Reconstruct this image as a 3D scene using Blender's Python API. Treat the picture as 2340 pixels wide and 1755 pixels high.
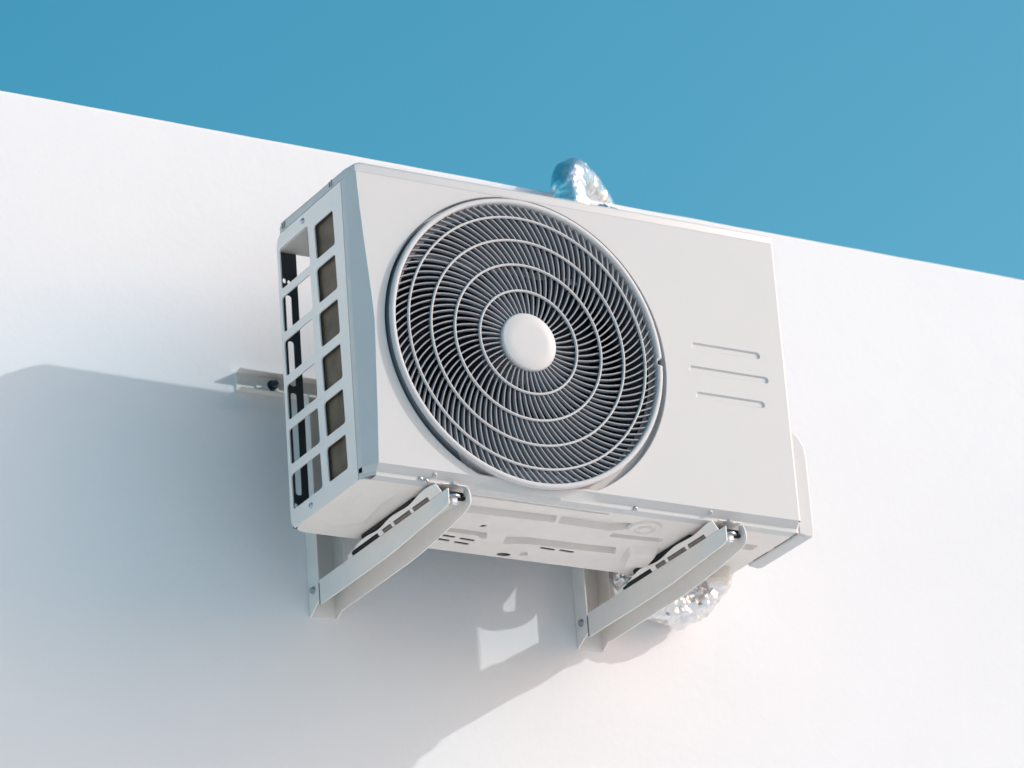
import bpy, bmesh, math, random
from mathutils import Vector, Matrix, noise
from mathutils.geometry import tessellate_polygon

for o in list(bpy.data.objects):
    bpy.data.objects.remove(o, do_unlink=True)
S = bpy.context.scene
COL = S.collection

# ------------------------------------------------------------------ camera, sky, sun, exposure
cd = bpy.data.cameras.new('camera')
cam = bpy.data.objects.new('camera', cd)
COL.objects.link(cam)
CR, CU, CF = Vector((0.86894, -0.49007, -0.06914)), Vector((-0.13194, -0.36401, 0.92200)), Vector((0.47702, 0.79204, 0.38096))
M3 = Matrix((CR, CU, -CF)).transposed()
cam.matrix_world = Matrix.Translation((-2.91417, -5.28279, -2.35574)) @ M3.to_4x4()
cd.sensor_fit = 'HORIZONTAL'
cd.sensor_width = 36.0
cd.lens = 146.775
cd.clip_start = 0.1
cd.clip_end = 5000.0
cd.dof.use_dof = True
cd.dof.focus_distance = 6.55
cd.dof.aperture_fstop = 9.0
S.camera = cam

TO_SUN = Vector((1.94, -1.0, 1.17)).normalized()
ELEV = math.asin(TO_SUN.z)
AZ = math.atan2(TO_SUN.x, TO_SUN.y)          # clockwise from +Y
w = bpy.data.worlds.new('World')
S.world = w
w.use_nodes = True
nt = w.node_tree
nt.nodes.clear()
wo = nt.nodes.new('ShaderNodeOutputWorld')
bg = nt.nodes.new('ShaderNodeBackground')
sk = nt.nodes.new('ShaderNodeTexSky')
sk.sky_type = 'NISHITA'
sk.sun_disc = False
sk.sun_elevation = ELEV
sk.sun_rotation = AZ
sk.altitude = 0.0
sk.air_density = 1.0
sk.dust_density = 2.9
sk.ozone_density = 1.0
hs = nt.nodes.new('ShaderNodeHueSaturation')   # colour response of the photograph: a teal, saturated blue
hs.inputs['Hue'].default_value = 0.462
hs.inputs['Saturation'].default_value = 1.55
hs.inputs['Value'].default_value = 1.13
nt.links.new(sk.outputs['Color'], hs.inputs['Color'])
nt.links.new(hs.outputs['Color'], bg.inputs['Color'])
bg.inputs['Strength'].default_value = 0.15
nt.links.new(bg.outputs['Background'], wo.inputs['Surface'])

sd = bpy.data.lights.new('sun', 'SUN')
sd.energy = 2.0
sd.angle = math.radians(0.65)
sd.color = (1.0, 0.985, 0.965)
sun = bpy.data.objects.new('sun', sd)
COL.objects.link(sun)
sun.rotation_euler = TO_SUN.to_track_quat('Z', 'Y').to_euler()
sun.location = TO_SUN * 30

S.view_settings.view_transform = 'Standard'
S.view_settings.look = 'None'
S.view_settings.exposure = 0.09
S.view_settings.gamma = 1.0
S.view_settings.use_curve_mapping = False

# ------------------------------------------------------------------ materials
def mat(name, col, rough=0.5, metal=0.0, bump=None, vary=None, coat=0.0, spec=0.5):
    """bump = (scale, strength, distance); vary = (scale, amount) broad low-contrast wear."""
    m = bpy.data.materials.new(name)
    m.use_nodes = True
    t = m.node_tree
    b = t.nodes['Principled BSDF']
    b.inputs['Base Color'].default_value = (*col, 1)
    b.inputs['Roughness'].default_value = rough
    b.inputs['Metallic'].default_value = metal
    b.inputs['Specular IOR Level'].default_value = spec
    if coat:
        b.inputs['Coat Weight'].default_value = coat
    tc = t.nodes.new('ShaderNodeTexCoord')
    if vary:
        n = t.nodes.new('ShaderNodeTexNoise')
        n.inputs['Scale'].default_value = vary[0]
        n.inputs['Detail'].default_value = 5
        n.inputs['Roughness'].default_value = 0.6
        t.links.new(tc.outputs['Object'], n.inputs['Vector'])
        r = t.nodes.new('ShaderNodeValToRGB')
        r.color_ramp.elements[0].position = 0.3
        r.color_ramp.elements[1].position = 0.7
        a = vary[1]
        r.color_ramp.elements[0].color = (*[c * (1 - a) for c in col], 1)
        r.color_ramp.elements[1].color = (*[min(1, c * (1 + a)) for c in col], 1)
        t.links.new(n.outputs['Fac'], r.inputs['Fac'])
        t.links.new(r.outputs['Color'], b.inputs['Base Color'])
    if bump:
        n2 = t.nodes.new('ShaderNodeTexNoise')
        n2.inputs['Scale'].default_value = bump[0]
        n2.inputs['Detail'].default_value = 6
        t.links.new(tc.outputs['Object'], n2.inputs['Vector'])
        bp = t.nodes.new('ShaderNodeBump')
        bp.inputs['Strength'].default_value = bump[1]
        bp.inputs['Distance'].default_value = bump[2]
        t.links.new(n2.outputs['Fac'], bp.inputs['Height'])
        t.links.new(bp.outputs['Normal'], b.inputs['Normal'])
    return m

M_PLASTER = mat('white_plaster', (0.775, 0.80, 0.815), 0.9, bump=(60, 0.3, 0.0015), vary=(1.6, 0.02), spec=0.2)
M_ROOF = mat('roof_screed', (0.45, 0.44, 0.42), 0.9, bump=(30, 0.4, 0.004), vary=(1.5, 0.1))
M_GROUND = mat('pale_paving', (0.80, 0.785, 0.77), 0.9, bump=(8, 0.3, 0.01), vary=(0.35, 0.07))
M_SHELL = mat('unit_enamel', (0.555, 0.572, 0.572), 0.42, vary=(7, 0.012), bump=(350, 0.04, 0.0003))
M_SIDE = mat('bounce_lit_enamel', (0.83, 0.80, 0.765), 0.26, vary=(9, 0.02), bump=(350, 0.04, 0.0003), spec=1.0)  # shell enamel, colour lightened and warmed to stand in for bounce light
M_PAN = mat('pan_enamel', (0.74, 0.71, 0.67), 0.5, vary=(14, 0.04), bump=(200, 0.06, 0.0004))
M_GRILLE = mat('grille_plastic', (0.58, 0.585, 0.59), 0.6, vary=(12, 0.02), spec=0.3)
M_VANE = mat('vane_plastic', (0.265, 0.292, 0.325), 0.5, vary=(30, 0.06))
M_DARK = mat('black_plastic', (0.012, 0.014, 0.018), 0.6)
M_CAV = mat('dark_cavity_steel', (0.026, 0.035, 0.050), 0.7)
M_GUARD = mat('dark_grey_guard', (0.05, 0.055, 0.062), 0.5)
M_BLADE = mat('fan_blade_plastic', (0.06, 0.07, 0.085), 0.5)
M_COPPER = mat('copper_bend', (0.50, 0.26, 0.15), 0.4, metal=0.7)
M_BRKT = mat('bracket_powder_coat', (0.80, 0.785, 0.75), 0.45, vary=(18, 0.03), bump=(260, 0.06, 0.0003))
M_ZINC = mat('zinc_bolt', (0.50, 0.53, 0.56), 0.32, metal=0.9, bump=(300, 0.1, 0.0003))
M_BLUE = mat('dark_blued_bolt', (0.05, 0.085, 0.12), 0.3, metal=0.7)
M_RUBBER_SHADE = mat('rubber_and_shade_black', (0.012, 0.012, 0.013), 0.8)
M_FOIL = mat('crinkled_foil', (0.80, 0.80, 0.80), 0.25, metal=0.95, bump=(90, 0.2, 0.003), vary=(25, 0.05))
M_SLATE = mat('slate_gap_shade', (0.14, 0.16, 0.185), 0.6)
M_TAUPE = mat('taupe_packing', (0.20, 0.17, 0.145), 0.7, vary=(60, 0.2))
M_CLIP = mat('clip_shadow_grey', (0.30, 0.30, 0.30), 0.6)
M_TAPE = mat('cream_tape', (0.68, 0.65, 0.60), 0.6, vary=(30, 0.04))

def coil_material():
    m = mat('olive_fin_coil', (0.12, 0.10, 0.07), 0.5, metal=0.2)
    t = m.node_tree
    b = t.nodes['Principled BSDF']
    tc = t.nodes.new('ShaderNodeTexCoord')
    n = t.nodes.new('ShaderNodeTexNoise')
    n.inputs['Scale'].default_value = 26
    n.inputs['Detail'].default_value = 6
    t.links.new(tc.outputs['Object'], n.inputs['Vector'])
    r = t.nodes.new('ShaderNodeValToRGB')
    r.color_ramp.elements[0].position = 0.32
    r.color_ramp.elements[1].position = 0.75
    r.color_ramp.elements[0].color = (0.070, 0.054, 0.034, 1)
    r.color_ramp.elements[1].color = (0.155, 0.122, 0.078, 1)
    t.links.new(n.outputs['Fac'], r.inputs['Fac'])
    t.links.new(r.outputs['Color'], b.inputs['Base Color'])
    return m
M_COIL = coil_material()

# ------------------------------------------------------------------ helpers
def link(name, bm, m, parent=None, smooth=True, angle=35, bevel=0.0, seg=2, at=None):
    bmesh.ops.recalc_face_normals(bm, faces=bm.faces[:])
    me = bpy.data.meshes.new(name)
    bm.to_mesh(me)
    bm.free()
    me.materials.append(m)
    if smooth:
        for p in me.polygons:
            p.use_smooth = True
        me.set_sharp_from_angle(angle=math.radians(angle))
    o = bpy.data.objects.new(name, me)
    COL.objects.link(o)
    if at is not None:
        o.location = at
    if parent:
        adopt(o, parent)
    if bevel:
        md = o.modifiers.new('bevel', 'BEVEL')
        md.width = bevel
        md.segments = seg
        md.limit_method = 'ANGLE'
        md.angle_limit = math.radians(40)
        md.harden_normals = False
    return o

WM = {}
def world(o):
    m = Matrix.Translation(o.location) @ o.rotation_euler.to_matrix().to_4x4()
    if o.parent:
        m = world(o.parent) @ o.matrix_parent_inverse @ m
    return m

def adopt(o, parent):
    o.parent = parent
    o.matrix_parent_inverse = world(parent).inverted()

def thing(name, label, cat, loc, group=None):
    o = bpy.data.objects.new(name, None)
    o.empty_display_size = 0.05
    o.location = loc
    COL.objects.link(o)
    o['label'] = label
    o['category'] = cat
    if group:
        o['group'] = group
    return o

def bx(bm, a, b):
    vs = [bm.verts.new((x, y, z)) for x in (a[0], b[0]) for y in (a[1], b[1]) for z in (a[2], b[2])]
    for f in ((0, 1, 3, 2), (4, 6, 7, 5), (0, 4, 5, 1), (2, 3, 7, 6), (0, 2, 6, 4), (1, 5, 7, 3)):
        bm.faces.new([vs[i] for i in f])
    return vs

def prism(bm, poly, fn, w0, w1):
    """poly of (u,v), extruded from w0 to w1; fn(u,v,w) -> xyz"""
    a = [bm.verts.new(fn(u, v, w0)) for u, v in poly]
    b = [bm.verts.new(fn(u, v, w1)) for u, v in poly]
    n = len(poly)
    bm.faces.new(a)
    bm.faces.new(b[::-1])
    for i in range(n):
        bm.faces.new([a[i], b[i], b[(i + 1) % n], a[(i + 1) % n]])

def plate(bm, outer, holes, fn, w0, w1, back=True):
    loops = [outer] + holes
    flat = [p for l in loops for p in l]
    tri = tessellate_polygon([[Vector((u, v, 0)) for u, v in l] for l in loops])
    fr = [bm.verts.new(fn(u, v, w0)) for u, v in flat]
    bk = [bm.verts.new(fn(u, v, w1)) for u, v in flat]
    for t in tri:
        try:
            bm.faces.new([fr[i] for i in t])
            if back:
                bm.faces.new([bk[i] for i in t[::-1]])
        except ValueError:
            pass
    k = 0
    for l in loops:
        n = len(l)
        for i in range(n):
            j = (i + 1) % n
            bm.faces.new([fr[k + i], fr[k + j], bk[k + j], bk[k + i]])
        k += n

def strip(bm, rows):
    """rows of equally long point lists joined as quads"""
    vs = [[bm.verts.new(p) for p in r] for r in rows]
    for i in range(len(vs) - 1):
        for j in range(len(vs[0]) - 1):
            bm.faces.new([vs[i][j], vs[i][j + 1], vs[i + 1][j + 1], vs[i + 1][j]])
    return vs

def circle(cx, cz, r, n=96, a0=0.0):
    return [(cx + r * math.cos(a0 + 2 * math.pi * i / n), cz + r * math.sin(a0 + 2 * math.pi * i / n)) for i in range(n)]

def rounded(poly, r, n=4):
    out = []
    m = len(poly)
    for i in range(m):
        p, a, b = Vector(poly[i]), Vector(poly[i - 1]), Vector(poly[(i + 1) % m])
        d1, d2 = (a - p), (b - p)
        rr = min(r, d1.length * 0.45, d2.length * 0.45)
        s, e = p + d1.normalized() * rr, p + d2.normalized() * rr
        for k in range(n + 1):
            t = k / n
            q = s * (1 - t) ** 2 + p * 2 * t * (1 - t) + e * t * t
            out.append((q.x, q.y))
    return out

def stadium(x0, x1, z0, z1, n=8):
    r = (z1 - z0) / 2
    zc = (z0 + z1) / 2
    pts = [(x1 - r + r * math.cos(-math.pi / 2 + math.pi * i / n), zc + r * math.sin(-math.pi / 2 + math.pi * i / n)) for i in range(n + 1)]
    pts += [(x0 + r + r * math.cos(math.pi / 2 + math.pi * i / n), zc + r * math.sin(math.pi / 2 + math.pi * i / n)) for i in range(n + 1)]
    return pts

def lathe(bm, prof, n, place, scale=None):
    """prof (r, h) turned about an axis; place(a, r, h) -> xyz"""
    rings = []
    for i in range(n):
        a = 2 * math.pi * i / n
        rings.append([bm.verts.new(place(a, r, h)) for r, h in prof])
    for i in range(n):
        A, B = rings[i], rings[(i + 1) % n]
        for j in range(len(prof) - 1):
            bm.faces.new([A[j], A[j + 1], B[j + 1], B[j]])
    return rings

def hexbolt(name, c, axis, r, h, m, parent, washer=True):
    """bolt head on a washer; c = seat, axis = outward"""
    bm = bmesh.new()
    ax = Vector(axis).normalized()
    q = ax.to_track_quat('Z', 'Y')
    def pl(u, v, w_):
        return Vector(c) + q @ Vector((u, v, w_))
    if washer:
        prism(bm, [(1.5 * r * math.cos(2 * math.pi * i / 20), 1.5 * r * math.sin(2 * math.pi * i / 20)) for i in range(20)], pl, 0, 0.18 * h + 0.0004)
    z0 = 0.18 * h if washer else 0
    hx = [(r * math.cos(math.pi / 3 * i), r * math.sin(math.pi / 3 * i)) for i in range(6)]
    prism(bm, hx, pl, z0, z0 + h * 0.8)
    prism(bm, [(0.85 * u, 0.85 * v) for u, v in hx], pl, z0 + h * 0.8 - 0.0001, z0 + h)
    return link(name, bm, m, parent, smooth=False)

def domescrew(name, c, axis, r, m, parent):
    bm = bmesh.new()
    q = Vector(axis).normalized().to_track_quat('Z', 'Y')
    prof = [(r, 0), (r, 0.25 * r), (0.8 * r, 0.55 * r), (0.45 * r, 0.7 * r), (0.35 * r, 0.7 * r), (0.3 * r, 0.4 * r), (0.001, 0.4 * r)]
    lathe(bm, prof, 14, lambda a, rr, h: Vector(c) + q @ Vector((rr * math.cos(a), rr * math.sin(a), h)))
    return link(name, bm, m, parent)

# ------------------------------------------------------------------ ground and building
GZ = -3.9
bm = bmesh.new()
R_ = 1500.0
edges = [-R_, -60, -12, 12, 60, R_]
strip(bm, [[(x, y, GZ) for x in edges] for y in edges])
g = link('ground', bm, M_GROUND, smooth=False)
g['kind'] = 'structure'

WY = 0.46
def wall_top(x):
    if x < -3 or x > 5:
        x = max(-3, min(5, x))
    return 0.8007 - 0.0071 * x + 0.0016 * noise.noise(Vector((x * 2.3, 4.0, 0))) + 0.0007 * noise.noise(Vector((x * 11, 9.0, 0)))

bld = thing('building', 'plain white plastered wall with a bare straight top edge, carrying the air conditioner', 'building', (1.0, WY + 0.08, GZ))
bm = bmesh.new()
xs = [-5.0, -3.0, -1.5] + [-0.9 + 0.02 * i for i in range(151)] + [2.6, 4.0, 6.0]
prof = lambda x: [(x, WY, GZ - 0.3), (x, WY, -1.2), (x, WY, 0.3), (x, WY, wall_top(x) - 0.008), (x, WY + 0.0012, wall_top(x) - 0.004),
                  (x, WY + 0.004, wall_top(x) - 0.001), (x, WY + 0.008, wall_top(x)), (x, WY + 0.152, wall_top(x)), (x, WY + 0.16, wall_top(x) - 0.008), (x, WY + 0.16, GZ - 0.3)]
rows = [prof(x) for x in xs]
vs = strip(bm, rows)
bm.faces.new(vs[0])
bm.faces.new(vs[-1][::-1])
link('wall', bm, M_PLASTER, bld, angle=40)
bm = bmesh.new()
bx(bm, (-4.9, WY + 0.162, 0.30), (5.9, WY + 7.0, 0.55))
link('roof_slab', bm, M_ROOF, bld, smooth=False)
bm = bmesh.new()
bx(bm, (-5.0, WY + 7.0, GZ - 0.3), (6.0, WY + 7.16, 0.75))
bx(bm, (-5.16, WY + 0.0, GZ - 0.3), (-5.002, WY + 7.16, 0.79))
bx(bm, (6.002, WY + 0.0, GZ - 0.3), (6.16, WY + 7.16, 0.74))
link('wall', bm, M_PLASTER, bld, smooth=False)

# ------------------------------------------------------------------ air conditioner
ac = thing('air_conditioner', 'white outdoor air conditioner unit with a big round fan grille hung on the wall', 'air conditioner', (0.4, 0.14, 0.0))
W, H, D = 0.80, 0.5325, 0.275
FX, FZ = 0.2993, 0.2592
RO = 0.243
XZ = lambda u, v, w_: (u, w_, v)

# front panel
def xl(z):
    k = [(0.0, 0.015), (0.017, 0.016), (0.10, 0.0195), (0.20, 0.0225), (0.26, 0.0245), (0.33, 0.0195), (0.40, 0.0135), (0.47, 0.0085), (0.535, 0.0055)]
    for (a, b), (c, d) in zip(k, k[1:]):
        if z <= c:
            return b + (d - b) * (z - a) / (c - a)
    return k[-1][1]
ZB, ZT = 0.0175, 0.519
zs = [ZB + (ZT - ZB) * i / 26 for i in range(27)]
left = [(xl(z), z) for z in reversed(zs)]
outer = left + [(0.797, ZB), (0.797, ZT)]
SL = [(0.617, 0.752, 0.3045), (0.608, 0.764, 0.262), (0.617, 0.752, 0.2165)]
slots = [stadium(a, b, c - 0.0062, c + 0.0062) for a, b, c in SL]
bm = bmesh.new()
RW = 0.2610
WX, WZ = 0.3030, 0.2575
well = [(x, min(max(z, ZB + 0.0025), ZT - 0.0025)) for x, z in circle(WX, WZ, RW, 160)]
well = [p for i, p in enumerate(well) if (Vector(p) - Vector(well[i - 1])).length > 1e-5]
plate(bm, outer, [well] + slots, XZ, 0.0, 0.0012)
shrink = lambda k: [(WX + (x - WX) * k, WZ + (z - WZ) * k) for x, z in well]
wl = [[(x, y, z) for x, z in shrink(k) + shrink(k)[:1]] for k, y in ((1.0, 0.0), (0.9965, 0.0006), (0.994, 0.0024), (0.993, 0.015), (0.90, 0.0152))]
strip(bm, wl)
# pressed louvre recesses: sloped walls and a floor
for (a, b, c), st in zip(SL, slots):
    fl = stadium(a + 0.0035, b - 0.0035, c - 0.0040, c + 0.0036)
    A = [bm.verts.new((u, 0.0, v)) for u, v in st]
    B = [bm.verts.new((u, 0.0026, v)) for u, v in fl]
    n = len(A)
    for i in range(n):
        bm.faces.new([A[i], A[(i + 1) % n], B[(i + 1) % n], B[i]])
    bm.faces.new(B)
# left corner facet and its return onto the side
strip(bm, [[(xl(z), 0.0, z), (max(0.0004, xl(z) * 0.06), 0.0242, z), (0.0, 0.0262, z), (0.0, 0.0395, z), (0.001, 0.0395, z)] for z in zs])
# right rolled edge
strip(bm, [[(0.797, 0.0, z), (0.7998, 0.0009, z), (0.8016, 0.0026, z), (0.8024, 0.0055, z), (0.8024, 0.06, z)] for z in (ZB, ZT)])
# sloping bottom fold and bright lower lip
xb = [xl(ZB) + (0.797 - xl(ZB)) * i / 40 for i in range(41)]
strip(bm, [[(x, 0.0, ZB), (x, 0.0105, 0.0062), (x, 0.0108, 0.0), (x, 0.030, -0.0004)] for x in xb])
strip(bm, [[(xl(ZB), 0, ZB), (xl(ZB) + 0.0, 0.0105, 0.0062)], [(0.0, 0.0262, ZB), (0.0, 0.0262, 0.0062)]])
strip(bm, [[(xl(ZB), 0.0105, 0.0062), (xl(ZB), 0.0108, 0.0)], [(0.0, 0.0262, 0.0062), (0.0, 0.0262, 0.0)]])
strip(bm, [[(0.797, 0.0, ZB), (0.797, 0.0105, 0.0062), (0.797, 0.0108, 0.0)], [(0.8024, 0.012, ZB), (0.8024, 0.0125, 0.0062), (0.8024, 0.0125, 0.0)]])
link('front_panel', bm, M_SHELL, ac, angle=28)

# top cover with turned-down lip
bm = bmesh.new()
tc = [(-0.0006, 0.0290), (0.0052, 0.0008), (0.0130, -0.0003), (0.7930, -0.0003), (0.8000, 0.0014), (0.8026, 0.0070), (0.8026, D - 0.0010)] + [(0.0214 - 0.022 * math.sin(k * math.pi / 12), D - 0.0230 + 0.022 * math.cos(k * math.pi / 12)) for k in range(7)]
prism(bm, tc, lambda u, v, w_: (u, v, w_), 0.5175, 0.5335)
bmesh.ops.bevel(bm, geom=[e for e in bm.edges if all(v.co.z > 0.53 for v in e.verts)], offset=0.006, offset_type='OFFSET', segments=5, profile=0.5, affect='EDGES', clamp_overlap=False)
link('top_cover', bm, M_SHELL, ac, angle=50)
bm = bmesh.new()
bx(bm, (0.03, 0.02, 0.5335), (0.77, D - 0.02, 0.5365))
link('top_cover_crown', bm, M_SHELL, ac, bevel=0.003, seg=2)

# side panel: sheet with twelve openings, folded edges
YZ = lambda u, v, w_: (w_, u, v)
hl = []
for i in range(6):
    t, b = 0.480 - 0.0777 * i, 0.4185 - 0.0773 * i
    hl.append(rounded([(0.0715, b), (0.1365, b), (0.1395, t), (0.0735, t)], 0.006, 3))
    t2 = 0.491 if i == 0 else t + 0.0015
    hl.append(rounded([(0.159, b), (0.2625, b), (0.2635, t2), (0.161, t2)], 0.006, 3))
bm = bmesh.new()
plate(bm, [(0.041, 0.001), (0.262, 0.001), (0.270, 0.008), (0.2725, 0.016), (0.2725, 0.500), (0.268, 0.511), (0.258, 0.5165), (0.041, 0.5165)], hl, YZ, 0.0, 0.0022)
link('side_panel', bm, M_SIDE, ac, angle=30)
# beige reveal of the top opening and rear corner post with slots
bm = bmesh.new()
bx(bm, (0.0024, 0.158, 0.490), (0.075, 0.2715, 0.494))
link('inner_lip', bm, M_PAN, ac, smooth=False)
bm = bmesh.new()
slr = [stadium(0.010, 0.0205, 0.343, 0.412, 6), stadium(0.010, 0.0205, 0.243, 0.332, 6), stadium(0.010, 0.0205, 0.062, 0.232, 6)]
slr = [[(x, z) for x, z in rounded([(0.0105, a), (0.0215, a), (0.0215, b), (0.0105, b)], 0.005, 4)] for a, b in ((0.342, 0.414), (0.252, 0.332), (0.062, 0.240))]
slr += [[(cx + 0.0032 * math.cos(a * math.pi / 4), cz + 0.005 * math.sin(a * math.pi / 4)) for a in range(8)] for cx, cz in ((0.010, 0.4395), (0.0185, 0.437), (0.010, 0.043), (0.018, 0.041), (0.0265, 0.438))]
plate(bm, [(0.0026, 0.004), (0.034, 0.004), (0.034, 0.492), (0.0026, 0.492)], slr, XZ, 0.2705, 0.2722)
link('rear_guard', bm, M_GUARD, ac, angle=30)
# coils
bm = bmesh.new()
bx(bm, (0.0065, 0.048, 0.012), (0.045, 0.150, 0.486))
coil = link('fin_coil', bm, M_COIL, ac, smooth=False)
bm = bmesh.new()
for k in range(22):
    z = 0.024 + 0.0212 * k
    pts = [(0.026 + 0.009 * math.cos(a), 0.150 + 0.006 * math.sin(a), z) for a in [math.pi * j / 6 for j in range(7)]]
    rows = []
    for j, p in enumerate(pts):
        tdir = (Vector(pts[min(6, j + 1)]) - Vector(pts[max(0, j - 1)])).normalized()
        nn = tdir.cross(Vector((0, 0, 1)))
        rows.append([Vector(p) + 0.0035 * (math.cos(b) * nn + math.sin(b) * Vector((0, 0, 1))) for b in [math.pi * 2 * q / 8 for q in range(9)]])
    strip(bm, rows)
link('coil_bend', bm, M_COPPER, coil)
bm = bmesh.new()
bx(bm, (0.13, 0.250, 0.012), (0.69, 0.2715, 0.49))
link('fin_coil', bm, M_COIL, ac, smooth=False)
# dark inner chamber
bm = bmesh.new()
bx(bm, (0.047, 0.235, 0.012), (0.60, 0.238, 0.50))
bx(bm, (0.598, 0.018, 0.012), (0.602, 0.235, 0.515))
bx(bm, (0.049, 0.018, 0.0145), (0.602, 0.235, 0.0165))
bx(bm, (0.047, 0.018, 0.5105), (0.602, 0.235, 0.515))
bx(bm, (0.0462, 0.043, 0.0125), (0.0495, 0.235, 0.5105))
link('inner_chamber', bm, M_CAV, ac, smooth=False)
# right side sheet and service cover
bm = bmesh.new()
prism(bm, [(0.8022, 0.0605), (0.8022, 0.2740), (0.690, 0.2740), (0.690, 0.2722), (0.8005, 0.2722), (0.8005, 0.0605)], lambda u, v, w_: (u, v, w_), 0.022, 0.516)
prism(bm, [(0.8022, 0.0605), (0.8022, 0.225), (0.8005, 0.224), (0.8005, 0.0605)], lambda u, v, w_: (u, v, w_), 0.001, 0.0218)
link('right_side_panel', bm, M_SHELL, ac, smooth=False)
bm = bmesh.new()
cov = [(0.8026, -0.0015), (0.822, -0.0045), (0.832, -0.002), (0.836, 0.006), (0.836, 0.140), (0.833, 0.160), (0.824, 0.176), (0.812, 0.185), (0.8026, 0.188)]
prism(bm, cov, XZ, 0.014, 0.172)
link('service_cover', bm, M_SHELL, ac, angle=50, bevel=0.004, seg=3)
# base pan and its pressings
bm = bmesh.new()
HO = []
for cx, cy in ((0.2525, 0.213), (0.252, 0.2305), (0.291, 0.217), (0.290, 0.2345), (0.439, 0.212), (0.475, 0.2115)):
    HO.append(rounded([(cx - 0.0145, cy - 0.0052), (cx + 0.0145, cy - 0.0030), (cx + 0.0145, cy + 0.0048), (cx - 0.0145, cy + 0.0026)], 0.003, 2))
HO.append([(0.383 + 0.013 * math.cos(a * math.pi / 8), 0.2595 + 0.008 * math.sin(a * math.pi / 8)) for a in range(16)])
HO.append([(0.279, 0.1565), (0.287, 0.159), (0.292, 0.1500), (0.284, 0.1475)])
HO.append([(0.7275 + 0.0055 * math.cos(a * math.pi / 4), 0.137 + 0.006 * math.sin(a * math.pi / 4)) for a in range(8)])
REC = [[(0.211, 0.074), (0.378, 0.072), (0.389, 0.101), (0.224, 0.108)],
       [(0.384, 0.0665), (0.515, 0.063), (0.528, 0.081), (0.497, 0.105), (0.394, 0.102)],
       [(0.226, 0.178), (0.307, 0.178), (0.320, 0.204), (0.309, 0.205), (0.299, 0.195), (0.228, 0.196)],
       [(0.343, 0.176), (0.545, 0.168), (0.560, 0.196), (0.500, 0.200), (0.398, 0.202), (0.356, 0.216)],
       [(0.504, 0.113), (0.600, 0.108), (0.602, 0.124), (0.507, 0.129)],
       [(0.690, 0.086), (0.770, 0.083), (0.770, 0.107), (0.690, 0.112)],
       [(0.196, 0.0345), (0.455, 0.0365), (0.455, 0.0430), (0.199, 0.0420)],
       [(0.406, 0.240), (0.416, 0.236), (0.424, 0.253), (0.409, 0.256)]]
REC = [rounded(p, 0.005, 3) for p in REC]
HO += REC
def corner(p, a, b, r, n=6):
    p, a, b = Vector(p), Vector(a), Vector(b)
    s_, e_ = p + (a - p).normalized() * r, p + (b - p).normalized() * r
    return [tuple(s_ * (1 - t) ** 2 + p * 2 * t * (1 - t) + e_ * t * t) for t in [k / n for k in range(n + 1)]]
PC = [(0.0008, 0.031), (0.7995, 0.031), (0.7995, 0.226), (0.745, 0.273), (0.002, 0.273)]
out = []
for i, r in enumerate((0.012, 0.002, 0.012, 0.02, 0.026)):
    out += corner(PC[i], PC[i - 1], PC[(i + 1) % 5], r)
plate(bm, out, HO, lambda u, v, w_: (u, v, w_), 0.0, 0.0016)
for p, h in zip(REC, (0.011, 0.011, 0.009, 0.011, 0.009, 0.010, 0.005, 0.006)):
    c = Vector((sum(q[0] for q in p) / len(p), sum(q[1] for q in p) / len(p)))
    low = [bm.verts.new((u, v, 0.0003)) for u, v in p]
    up = [bm.verts.new((u + max(-0.003, min(0.003, (c.x - u) * 0.2)), v + max(-0.003, min(0.003, (c.y - v) * 0.2)), h)) for u, v in p]
    for i in range(len(p)):
        bm.faces.new([low[i], low[(i + 1) % len(p)], up[(i + 1) % len(p)], up[i]])
    bm.faces.new(up)
# turned-up rim
strip(bm, [[(u, v, 0.0), (u + (0.4 - u) * 0.004, v + (0.15 - v) * 0.004, 0.012)] for u, v in out + [out[0]]])
base = link('base_pan', bm, M_PAN, ac, angle=30)
def pressing(P, Q, h):
    b = bmesh.new()
    P, Q = rounded(P, 0.010, 4), rounded(Q, 0.008, 4)
    A = [b.verts.new((u, v, 0.0004)) for u, v in P]
    M_ = [b.verts.new((p[0] + (q[0] - p[0]) * 0.12, p[1] + (q[1] - p[1]) * 0.12, -0.04 * h)) for p, q in zip(P, Q)]
    N_ = [b.verts.new((p[0] + (q[0] - p[0]) * 0.86, p[1] + (q[1] - p[1]) * 0.86, -0.95 * h)) for p, q in zip(P, Q)]
    B = [b.verts.new((u, v, -h)) for u, v in Q]
    n = len(A)
    for U, V in ((A, M_), (M_, N_), (N_, B)):
        for i in range(n):
            b.faces.new([U[i], U[(i + 1) % n], V[(i + 1) % n], V[i]])
    b.faces.new(B)
    link('pan_pressing', b, M_PAN, base, angle=30)
pressing([(0.560, 0.150), (0.616, 0.142), (0.632, 0.215), (0.584, 0.230)], [(0.570, 0.164), (0.612, 0.156), (0.625, 0.208), (0.590, 0.220)], 0.012)
pressing([(0.690, 0.148), (0.768, 0.148), (0.748, 0.205), (0.694, 0.215)], [(0.696, 0.158), (0.758, 0.158), (0.744, 0.198), (0.700, 0.208)], 0.007)
pressing([(0.028, 0.085), (0.085, 0.070), (0.100, 0.21), (0.048, 0.24)], [(0.044, 0.115), (0.074, 0.106), (0.086, 0.195), (0.058, 0.215)], 0.004)
bm = bmesh.new()
lathe(bm, [(0.028, 0.0005), (0.026, -0.004), (0.019, -0.005), (0.017, -0.002), (0.012, -0.002), (0.010, -0.006), (0.0005, -0.006)], 28, lambda a, r, h: (0.540 + r * math.cos(a), 0.070 + r * math.sin(a), h))
link('drain_boss', bm, M_PAN, base)

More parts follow.
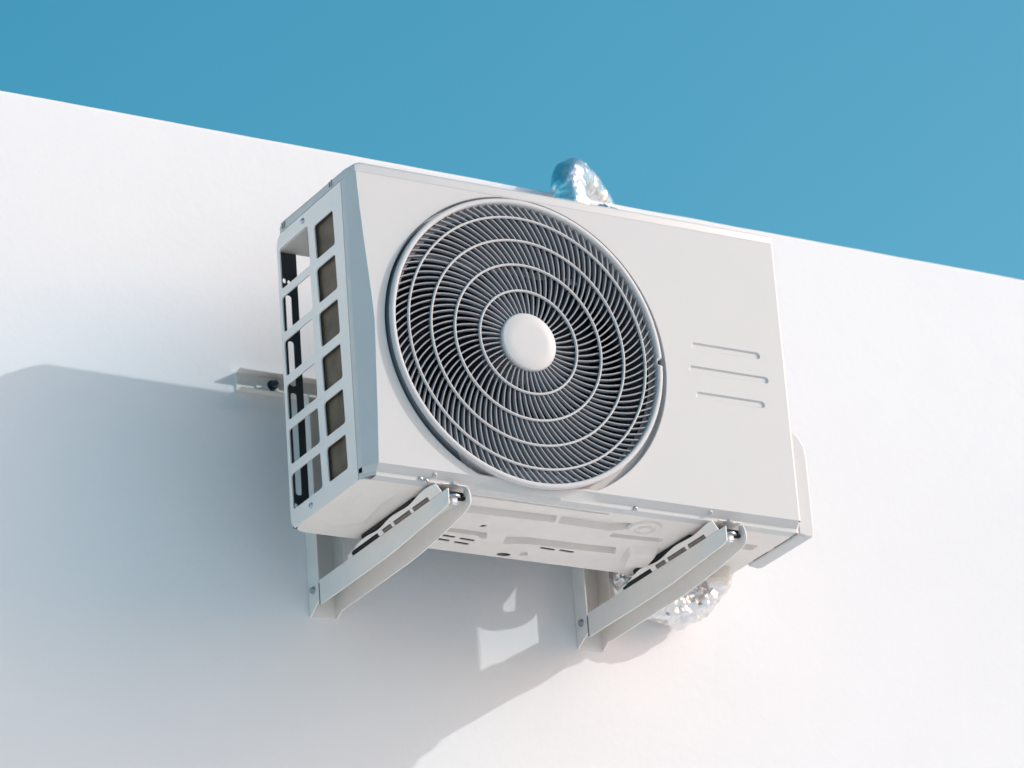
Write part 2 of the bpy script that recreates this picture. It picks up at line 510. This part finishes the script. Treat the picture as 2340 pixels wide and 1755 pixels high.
# grille
CY = -0.016
bm = bmesh.new()
prof = [(RO - 0.0010, 0.004), (RO - 0.0008, -0.0085), (RO + 0.0002, -0.0110), (RO + 0.0018, -0.0119), (RO + 0.0060, -0.0117), (RO + 0.0076, -0.0106), (RO + 0.0085, -0.0082), (RO + 0.0085, -0.0045), (RO + 0.0074, -0.0035), (RO + 0.0060, 0.0135)]
NA = math.radians(0.2)
def rim(a, r, h):
    d = math.degrees((a - NA + math.pi) % (2 * math.pi) - math.pi)
    if r > RO + 0.0015 and abs(d) < 1.6:
        k = 1 - max(0, (abs(d) - 0.7) / 0.9)
        r -= (r - RO - 0.0015) * k
        h += (0.011 - h) * 0.25 * k
    elif abs(d) < 1.6 and r <= RO + 0.0015:
        k = 1 - max(0, (abs(d) - 0.7) / 0.9)
        r -= 0.0025 * k
    return (FX + r * math.cos(a), h, FZ + r * math.sin(a))
lathe(bm, prof, 720, rim)
grille = link('fan_grille', bm, M_GRILLE, ac, angle=50)
bm = bmesh.new()
lathe(bm, [(RO + 0.0076, -0.0046), (RO + 0.0082, -0.0036), (RO + 0.0086, 0.0150)], 180, lambda a, r, h: (FX + (r - 0.006 * max(0, min(1, (-math.sin(a) - 0.80) / 0.15))) * math.cos(a), h, FZ + (r - 0.006 * max(0, min(1, (-math.sin(a) - 0.80) / 0.15))) * math.sin(a)))
link('rim_gap_shade', bm, M_SLATE, grille)  # dark band: shade of the gap round the rim, put into colour
# the lower fold bulges out under the rim
bm = bmesh.new()
rows = []
for i in range(61):
    u = -1 + 2 * i / 60
    k = (0.5 + 0.5 * math.cos(math.pi * u)) ** 0.8
    x = FX + 0.010 + 0.115 * u
    rows.append([(x, 0.0004 - 0.0012 * k, ZB + 0.0006), (x, 0.0060 - 0.0070 * k, 0.0115 - 0.002 * k), (x, 0.0102 - 0.0075 * k, 0.0064 - 0.004 * k), (x, 0.0104 - 0.0050 * k, 0.0004 - 0.0032 * k), (x, 0.031, -0.0008)])
strip(bm, rows)
link('fold_bulge', bm, M_SHELL, ac, angle=70)
RINGS = [0.0895, 0.135, 0.178, 0.2185]
for r0 in RINGS:
    bm = bmesh.new()
    lathe(bm, [(r0 + 0.0021 * math.cos(t), -0.0084 + 0.0026 * math.sin(t)) for t in [2 * math.pi * k / 10 for k in range(11)]], 180, lambda a, r, h: (FX + r * math.cos(a), h, FZ + r * math.sin(a)))
    bmesh.ops.remove_doubles(bm, verts=bm.verts, dist=1e-6)
    link('ring', bm, M_GRILLE, grille, angle=180)
bm = bmesh.new()
lathe(bm, [(0.046, 0.008), (0.0495, 0.003), (0.0503, -0.0085), (0.0493, -0.0108), (0.047, -0.0117), (0.03, -0.0121), (0.012, -0.0122), (0.00002, -0.0122)], 96, lambda a, r, h: (FX + r * math.cos(a), h, FZ + r * math.sin(a)))
link('hub_cap', bm, M_SHELL, grille, angle=60)

def psi(r):
    return math.radians(4 + 42 * (r - 0.05) / 0.193)
TH = {}
def theta(r):
    a, n = 0.0, 60
    for i in range(n):
        rr = 0.05 + (r - 0.05) * (i + 0.5) / n
        a += math.tan(psi(rr)) / rr * (r - 0.05) / n
    return a
def vane_bm(bm, r0, r1, rot=0.0, seg=7, th=0.00125, dep=0.0082):
    rows = []
    for i in range(seg + 1):
        r = r0 + (r1 - r0) * i / seg
        a = theta(r) + rot
        p = Vector((r * math.cos(a), 0, r * math.sin(a)))
        d = Vector((math.cos(a + psi(r)), 0, math.sin(a + psi(r))))
        n = Vector((-d.z, 0, d.x))
        rows.append([p + n * th * s + Vector((0, y, 0)) for s, y in ((-0.6, dep), (-1, 0.0010), (-0.7, 0.0), (0.7, 0.0), (1, 0.0010), (0.6, dep))])
    vs = strip(bm, rows)
    bm.faces.new(vs[0])
    bm.faces.new(vs[-1][::-1])
C0 = Vector((FX, -0.0074, FZ))
BANDS = [(0.0485, 0.0895, 48), (0.0895, 0.135, 66)]
bm = bmesh.new()
for r0, r1, n in BANDS:
    for k in range(n):
        vane_bm(bm, r0, r1, 2 * math.pi * k / n, 5)
o = link('inner_vanes', bm, M_VANE, grille, angle=50, at=C0)
o['kind'] = 'stuff'
for r0, r1, n in ((0.135, 0.178, 90), (0.178, 0.2185, 100), (0.2185, 0.2415, 108)):
    bm = bmesh.new()
    vane_bm(bm, r0, r1)
    v0 = link('vane', bm, M_VANE, grille, angle=50, at=C0)
    for k in range(1, n):
        v = v0.copy()
        COL.objects.link(v)
        v.rotation_euler = (0, -2 * math.pi * k / n, 0)

# fan behind the grille
bm = bmesh.new()
lathe(bm, [(RO - 0.006, 0.012), (RO - 0.012, 0.03), (RO - 0.014, 0.075), (RO - 0.016, 0.075), (RO - 0.0145, 0.03), (RO - 0.006, 0.0125)], 90, lambda a, r, h: (FX + r * math.cos(a), h + 0.004, FZ + r * math.sin(a)))
link('orifice_ring', bm, M_BLADE, ac)
bm = bmesh.new()
lathe(bm, [(0.0005, 0.052), (0.035, 0.052), (0.050, 0.060), (0.055, 0.12), (0.055, 0.15), (0.03, 0.18), (0.0005, 0.18)], 40, lambda a, r, h: (FX + r * math.cos(a), h, FZ + r * math.sin(a)))
fan = link('fan', bm, M_BLADE, ac)
bm = bmesh.new()
rows = []
for i in range(11):
    r = 0.053 + (0.218 - 0.053) * i / 10
    sweep = 0.9 * (i / 10) ** 1.5
    half = 0.62 - 0.1 * (i / 10)
    rows.append([Vector((r * math.cos(sweep + half * s), 0.095 - 0.035 * s - 0.01 * (i / 10), r * math.sin(sweep + half * s))) for s in [-1 + 0.2 * k for k in range(11)]])
strip(bm, rows)
bmesh.ops.solidify(bm, geom=bm.faces[:], thickness=0.003)
b0 = link('blade', bm, M_BLADE, fan, at=(FX, 0, FZ))
for k in (1, 2):
    b = b0.copy()
    COL.objects.link(b)
    b.rotation_euler = (0, 2 * math.pi * k / 3, 0)

# small fixings
for y, z in ((0.176, 0.5045), (0.200, 0.0165)):
    domescrew('screw', (0.0, y, z), (-1, 0, 0), 0.0048, M_ZINC, ac)
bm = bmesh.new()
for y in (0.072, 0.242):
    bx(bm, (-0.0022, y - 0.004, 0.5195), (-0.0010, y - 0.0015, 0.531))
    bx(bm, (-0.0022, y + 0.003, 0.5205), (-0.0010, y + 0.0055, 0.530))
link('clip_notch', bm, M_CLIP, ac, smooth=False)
for x, z in ((0.094, 0.002), (0.104, 0.0005), (0.487, 0.002), (0.627, 0.0115), (0.117, 0.0105)):
    domescrew('screw', (x, 0.0106 if z < 0.006 else 0.005, z + 0.001), (0, -1, -0.3 if z < 0.006 else -0.8), 0.0042, M_ZINC if z < 0.006 else M_SHELL, ac)
# joint line between the pan and the service cover
bm = bmesh.new()
bx(bm, (0.7997, 0.034, -0.0004), (0.8016, 0.085, 0.0003))
bx(bm, (0.7997, 0.105, -0.0004), (0.8013, 0.150, 0.0003))
link('dark_joint_gap', bm, M_GUARD, ac, smooth=False)

# ------------------------------------------------------------------ wall rail and brackets
rail = thing('mounting_rail', 'white steel channel rail bolted along the wall behind the unit', 'rail', (0.38, WY, 0.33))
bm = bmesh.new()
prism(bm, [(0.0, 0.0), (0.0, 0.034), (-0.020, 0.036), (-0.020, 0.034), (-0.0016, 0.0322), (-0.0016, 0.0018), (-0.020, 0.0005), (-0.020, -0.0015)],
      lambda u, v, w_: (w_, WY - 0.0006 + u, 0.3165 + v), 0.008, 0.752)
link('channel', bm, M_BRKT, rail, smooth=False)
for x in (0.074, 0.70):
    hexbolt('bolt', (x, WY - 0.0025, 0.3345), (0, -1, 0), 0.0062, 0.014, M_BLUE, rail)
    bm = bmesh.new()
    bx(bm, (x - 0.03, WY - 0.0042, 0.3265), (x + 0.012, WY - 0.0024, 0.3395))
    link('slot_washer', bm, M_BRKT, rail, bevel=0.0006)

def bracket(dx, label, dip):
    t = thing('wall_bracket', label, 'bracket', (0.145 + dx, WY, -0.07), 'steel brackets carrying the air conditioner')
    X0, X1 = 0.1265 + dx, 0.1715 + dx
    # upright: channel open outwards, flush to the wall
    bm = bmesh.new()
    YF = WY - 0.039
    for xa, xb in ((X0 - 0.0035, X0 - 0.0015), (X1, X1 + 0.002)):
        prism(bm, rounded([(YF, -0.052), (WY - 0.0006, -0.0715), (WY - 0.0006, 0.313), (YF, 0.313)], 0.003, 2), YZ, xa, xb)
    bx(bm, (X0 - 0.0015, WY - 0.0026, -0.070), (X1, WY - 0.0006, 0.313))
    link('upright', bm, M_BRKT, t, smooth=False)
    # arm: inverted channel, deepening towards the wall
    bm = bmesh.new()
    AL, AR = X0 - 0.0045, X1 - 0.004
    zt = -0.0205
    pL = [(-0.0245, zt), (-0.0245, -0.0465), (-0.010, -0.049), (0.150, -0.0600), (0.200, -0.0618), (0.300, -0.0622), (0.4165, -0.0625), (0.4165, zt)]
    prism(bm, pL, YZ, AL, AL + 0.002)
    pR = [(0.0045, -0.0050), (-0.0010, -0.0052), (-0.0070, -0.0085), (-0.0110, -0.0150), (-0.0135, -0.0235), (-0.0140, -0.0310), (-0.0120, -0.0365), (-0.0060, -0.0410), (0.0080, -0.0450), (0.080, -0.0545), (0.150, -0.0605), (0.200, -0.0625), (0.428, -0.0635), (0.428, zt), (0.010, zt), (0.006, -0.0105)]
    prism(bm, pR, YZ, AR, AR + 0.002)
    bx(bm, (AL + 0.002, 0.008, zt - 0.0018), (AR, 0.428, zt - 0.0001))
    # outward lip with a long slot
    def lip(y0, y1, a, b):
        f = lambda k: Vector((AL - 0.0105 * k, 0, zt + 0.0135 * k))
        rows = []
        n = max(1, int((y1 - y0) / 0.012))
        for i in range(n + 1):
            y = y0 + (y1 - y0) * i / n
            wv = b if b < 1 else (0.98 + 0.14 * math.sin(y * 55 + dip) - 0.22 * max(0, min(1, (y - 0.07) / 0.06)) - 0.45 * max(0, (y - 0.225) / 0.085))
            rows.append([f(a) + Vector((0, y, 0)), f(wv) + Vector((0, y, 0)), f(wv) + Vector((0.0012, y, 0.0012)), f(a) + Vector((0.0012, y, 0.0012)), f(a) + Vector((0, y, 0))])
        vs_ = strip(bm, rows)
        bm.faces.new(vs_[0][:4])
        bm.faces.new(vs_[-1][:4][::-1])
    lip(-0.004, 0.312, 0.42, 1)
    for y0, y1 in ((-0.004, 0.034), (0.086, 0.094), (0.150, 0.158), (0.188, 0.203), (0.296, 0.312)):
        lip(y0, y1, 0.02, 0.42)
    link('arm', bm, M_BRKT, t, smooth=False)
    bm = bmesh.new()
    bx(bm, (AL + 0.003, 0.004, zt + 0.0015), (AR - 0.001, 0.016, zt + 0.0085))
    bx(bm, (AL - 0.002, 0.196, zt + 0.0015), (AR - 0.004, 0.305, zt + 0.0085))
    bx(bm, (AL - 0.0075, 0.075, zt + 0.0125), (AR - 0.002, 0.252, zt + 0.0198))  # black block added for the shaded gap between lip and pan
    link('pad_and_gap_shade', bm, M_RUBBER_SHADE, t, bevel=0.002)
    bm = bmesh.new()
    bx(bm, (AL - 0.002, 0.018, zt + 0.0015), (AR - 0.004, 0.194, zt + 0.0085))
    link('packing_strip', bm, M_TAUPE, t, bevel=0.002)
    bm = bmesh.new()
    bx(bm, (AL + 0.0004, 0.4166, -0.0605), (AL + 0.0016, 0.4209, zt - 0.004))  # dark strip standing in for the shaded gap beside the upright
    link('dark_joint_gap', bm, M_GUARD, t, smooth=False)
    # wavy pressed foot plate above the pad
    bm = bmesh.new()
    rows = []
    for i in range(25):
        y = -0.004 + 0.269 * i / 24
        zz = zt + 0.0135 + 0.004 * math.sin(y * 42 + 0.6 + dip)
        rows.append([(AL + 0.003, y, zz), (AR + 0.001, y, zz), (AR + 0.001, y, zz + 0.0016), (AL + 0.003, y, zz + 0.0016), (AL + 0.003, y, zz)])
    vs_ = strip(bm, rows)
    bm.faces.new(vs_[0][:4])
    bm.faces.new(vs_[-1][:4][::-1])
    link('foot_plate', bm, M_BRKT, t, smooth=True)
    bm = bmesh.new()
    bx(bm, (AL + 0.0025, 0.000, zt - 0.0060), (AR - 0.0005, 0.008, zt - 0.0003))
    link('rubber_tip', bm, M_RUBBER_SHADE, t, bevel=0.0015)
    hexbolt('bolt', (AL + 0.0240, 0.004, zt - 0.0015), (0, 0, -1), 0.0085, 0.013, M_ZINC, t)
    hexbolt('bolt', (AL + 0.024, -0.002, zt + 0.0150), (0, -0.25, 1), 0.0065, 0.005, M_ZINC, t)
    hexbolt('bolt', (X0 - 0.0035, WY - 0.020, -0.0300), (-1, 0, 0), 0.0048, 0.005, M_ZINC, t)
    return t
bracket(0.0, 'left white steel bracket arm under the slotted side of the air conditioner', 0.0)
bracket(0.512, 'right white steel bracket arm in front of the crumpled foil pipe', 1.3)

# ------------------------------------------------------------------ foil wrapped pipe
def catmull(pts, n):
    P = [Vector(p) for p in pts]
    P = [P[0] * 2 - P[1]] + P + [P[-1] * 2 - P[-2]]
    out = []
    m = len(P) - 3
    for i in range(m):
        for k in range(n):
            t = k / n
            a, b, c, d = P[i:i + 4]
            out.append(0.5 * ((2 * b) + (c - a) * t + (2 * a - 5 * b + 4 * c - d) * t * t + (3 * b - a - 3 * c + d) * t ** 3))
    out.append(P[-2])
    return out

def foil_tube(path, rad, seed, crumple, name, parent, sides=44, sub=26):
    pts = catmull(path, sub)
    bm = bmesh.new()
    N = None
    rows = []
    L = 0.0
    for i, p in enumerate(pts):
        t = (pts[min(len(pts) - 1, i + 1)] - pts[max(0, i - 1)]).normalized()
        if N is None:
            N = t.orthogonal().normalized()
        N = (N - t * N.dot(t)).normalized()
        B = t.cross(N)
        if i:
            L += (p - pts[i - 1]).length
        row = []
        for k in range(sides):
            a = 2 * math.pi * k / sides
            d = math.cos(a) * N + math.sin(a) * B
            q = p + d * rad
            c = crumple(q) if callable(crumple) else crumple
            f1 = abs(noise.noise(q * 24 + Vector((seed, 0, 0)))) - 0.22
            f2 = abs(noise.noise(Vector((q.x * 80 + seed, q.y * 80, q.z * 55)))) - 0.2
            vor = noise.voronoi(q * 42 + Vector((seed, 5, 1)))[0]
            f3 = (vor[1] - vor[0]) - 0.4
            turn = 0.5 + 0.5 * math.sin(L * 95 + a)
            r = rad * (1 + c * (0.46 * f1 + 0.2 * f2 - 0.10 * f3) + 0.02 * (turn > 0.93))
            row.append(bm.verts.new(p + d * r))
        rows.append(row)
    for i in range(len(rows) - 1):
        for k in range(sides):
            k2 = (k + 1) % sides
            bm.faces.new([rows[i][k], rows[i][k2], rows[i + 1][k2], rows[i + 1][k]])
    bm.faces.new(rows[0])
    bm.faces.new(rows[-1][::-1])
    return link(name, bm, M_FOIL, parent, angle=7)

pipe = thing('insulated_pipe', 'crinkled silver foil pipe looping under the unit and arching over the wall top', 'pipe', (0.69, 0.39, 0.0))
cr = lambda q: 1.0 if q.z < 0.35 else 0.34
foil_tube([(0.815, 0.258, 0.062), (0.850, 0.296, 0.074), (0.874, 0.360, 0.080), (0.876, 0.400, 0.052), (0.842, 0.414, 0.016), (0.790, 0.418, 0.010), (0.738, 0.420, 0.036), (0.718, 0.421, 0.100),
           (0.708, 0.402, 0.30), (0.690, 0.402, 0.60), (0.672, 0.402, 0.71), (0.658, 0.402, 0.752), (0.662, 0.412, 0.790), (0.690, 0.440, 0.822), (0.732, 0.484, 0.838), (0.784, 0.536, 0.844), (0.838, 0.588, 0.838), (0.880, 0.640, 0.800), (0.900, 0.672, 0.70), (0.904, 0.68, 0.60)],
          0.0305, 3.1, cr, 'gas_line', pipe)
foil_tube([(0.694, 0.372, 0.715), (0.706, 0.337, 0.66), (0.712, 0.335, 0.45), (0.712, 0.335, 0.23), (0.704, 0.335, 0.165), (0.672, 0.337, 0.122), (0.630, 0.346, 0.102), (0.590, 0.360, 0.125), (0.560, 0.366, 0.20), (0.550, 0.350, 0.30), (0.560, 0.310, 0.36), (0.570, 0.279, 0.375)],
          0.027, 9.7, 1.0, 'liquid_line', pipe, 36, 18)
bm = bmesh.new()
pts = catmull([(0.800, 0.281, 0.40), (0.796, 0.325, 0.36), (0.790, 0.336, 0.28), (0.788, 0.336, 0.17), (0.778, 0.336, 0.128), (0.750, 0.338, 0.112), (0.690, 0.345, 0.104), (0.60, 0.40, 0.12), (0.58, 0.42, 0.30)], 12)
rows = []
for i, p in enumerate(pts):
    tdir = (pts[min(len(pts) - 1, i + 1)] - pts[max(0, i - 1)]).normalized()
    u = tdir.cross(Vector((0, 0, 1))).normalized()
    v = tdir.cross(u)
    rows.append([p + 0.0125 * (math.cos(a) * u + math.sin(a) * v) for a in [2 * math.pi * k / 12 for k in range(13)]])
strip(bm, rows)
link('drain_hose', bm, M_TAPE, pipe)
# valves on the rear corner of the unit
for x, y, z in ((0.790, 0.228, 0.065),):
    bm = bmesh.new()
    q = Vector((0.64, 0.74, -0.1)).to_track_quat('Z', 'Y')
    lathe(bm, [(0.0005, -0.02), (0.016, -0.02), (0.016, 0.012), (0.011, 0.014), (0.011, 0.045), (0.0005, 0.045)], 18, lambda a, r, h: Vector((x, y, z)) + q @ Vector((r * math.cos(a), r * math.sin(a), h)))
    link('valve', bm, M_TAPE, ac)
bm = bmesh.new()
lathe(bm, [(0.0005, -0.026), (0.014, -0.026), (0.019, -0.021), (0.021, -0.008), (0.021, 0.0), (0.0005, 0.0)], 24, lambda a, r, h: (0.765 + r * math.cos(a), 0.205 + r * math.sin(a), h + 0.001))
link('drain_elbow', bm, M_TAPE, ac)
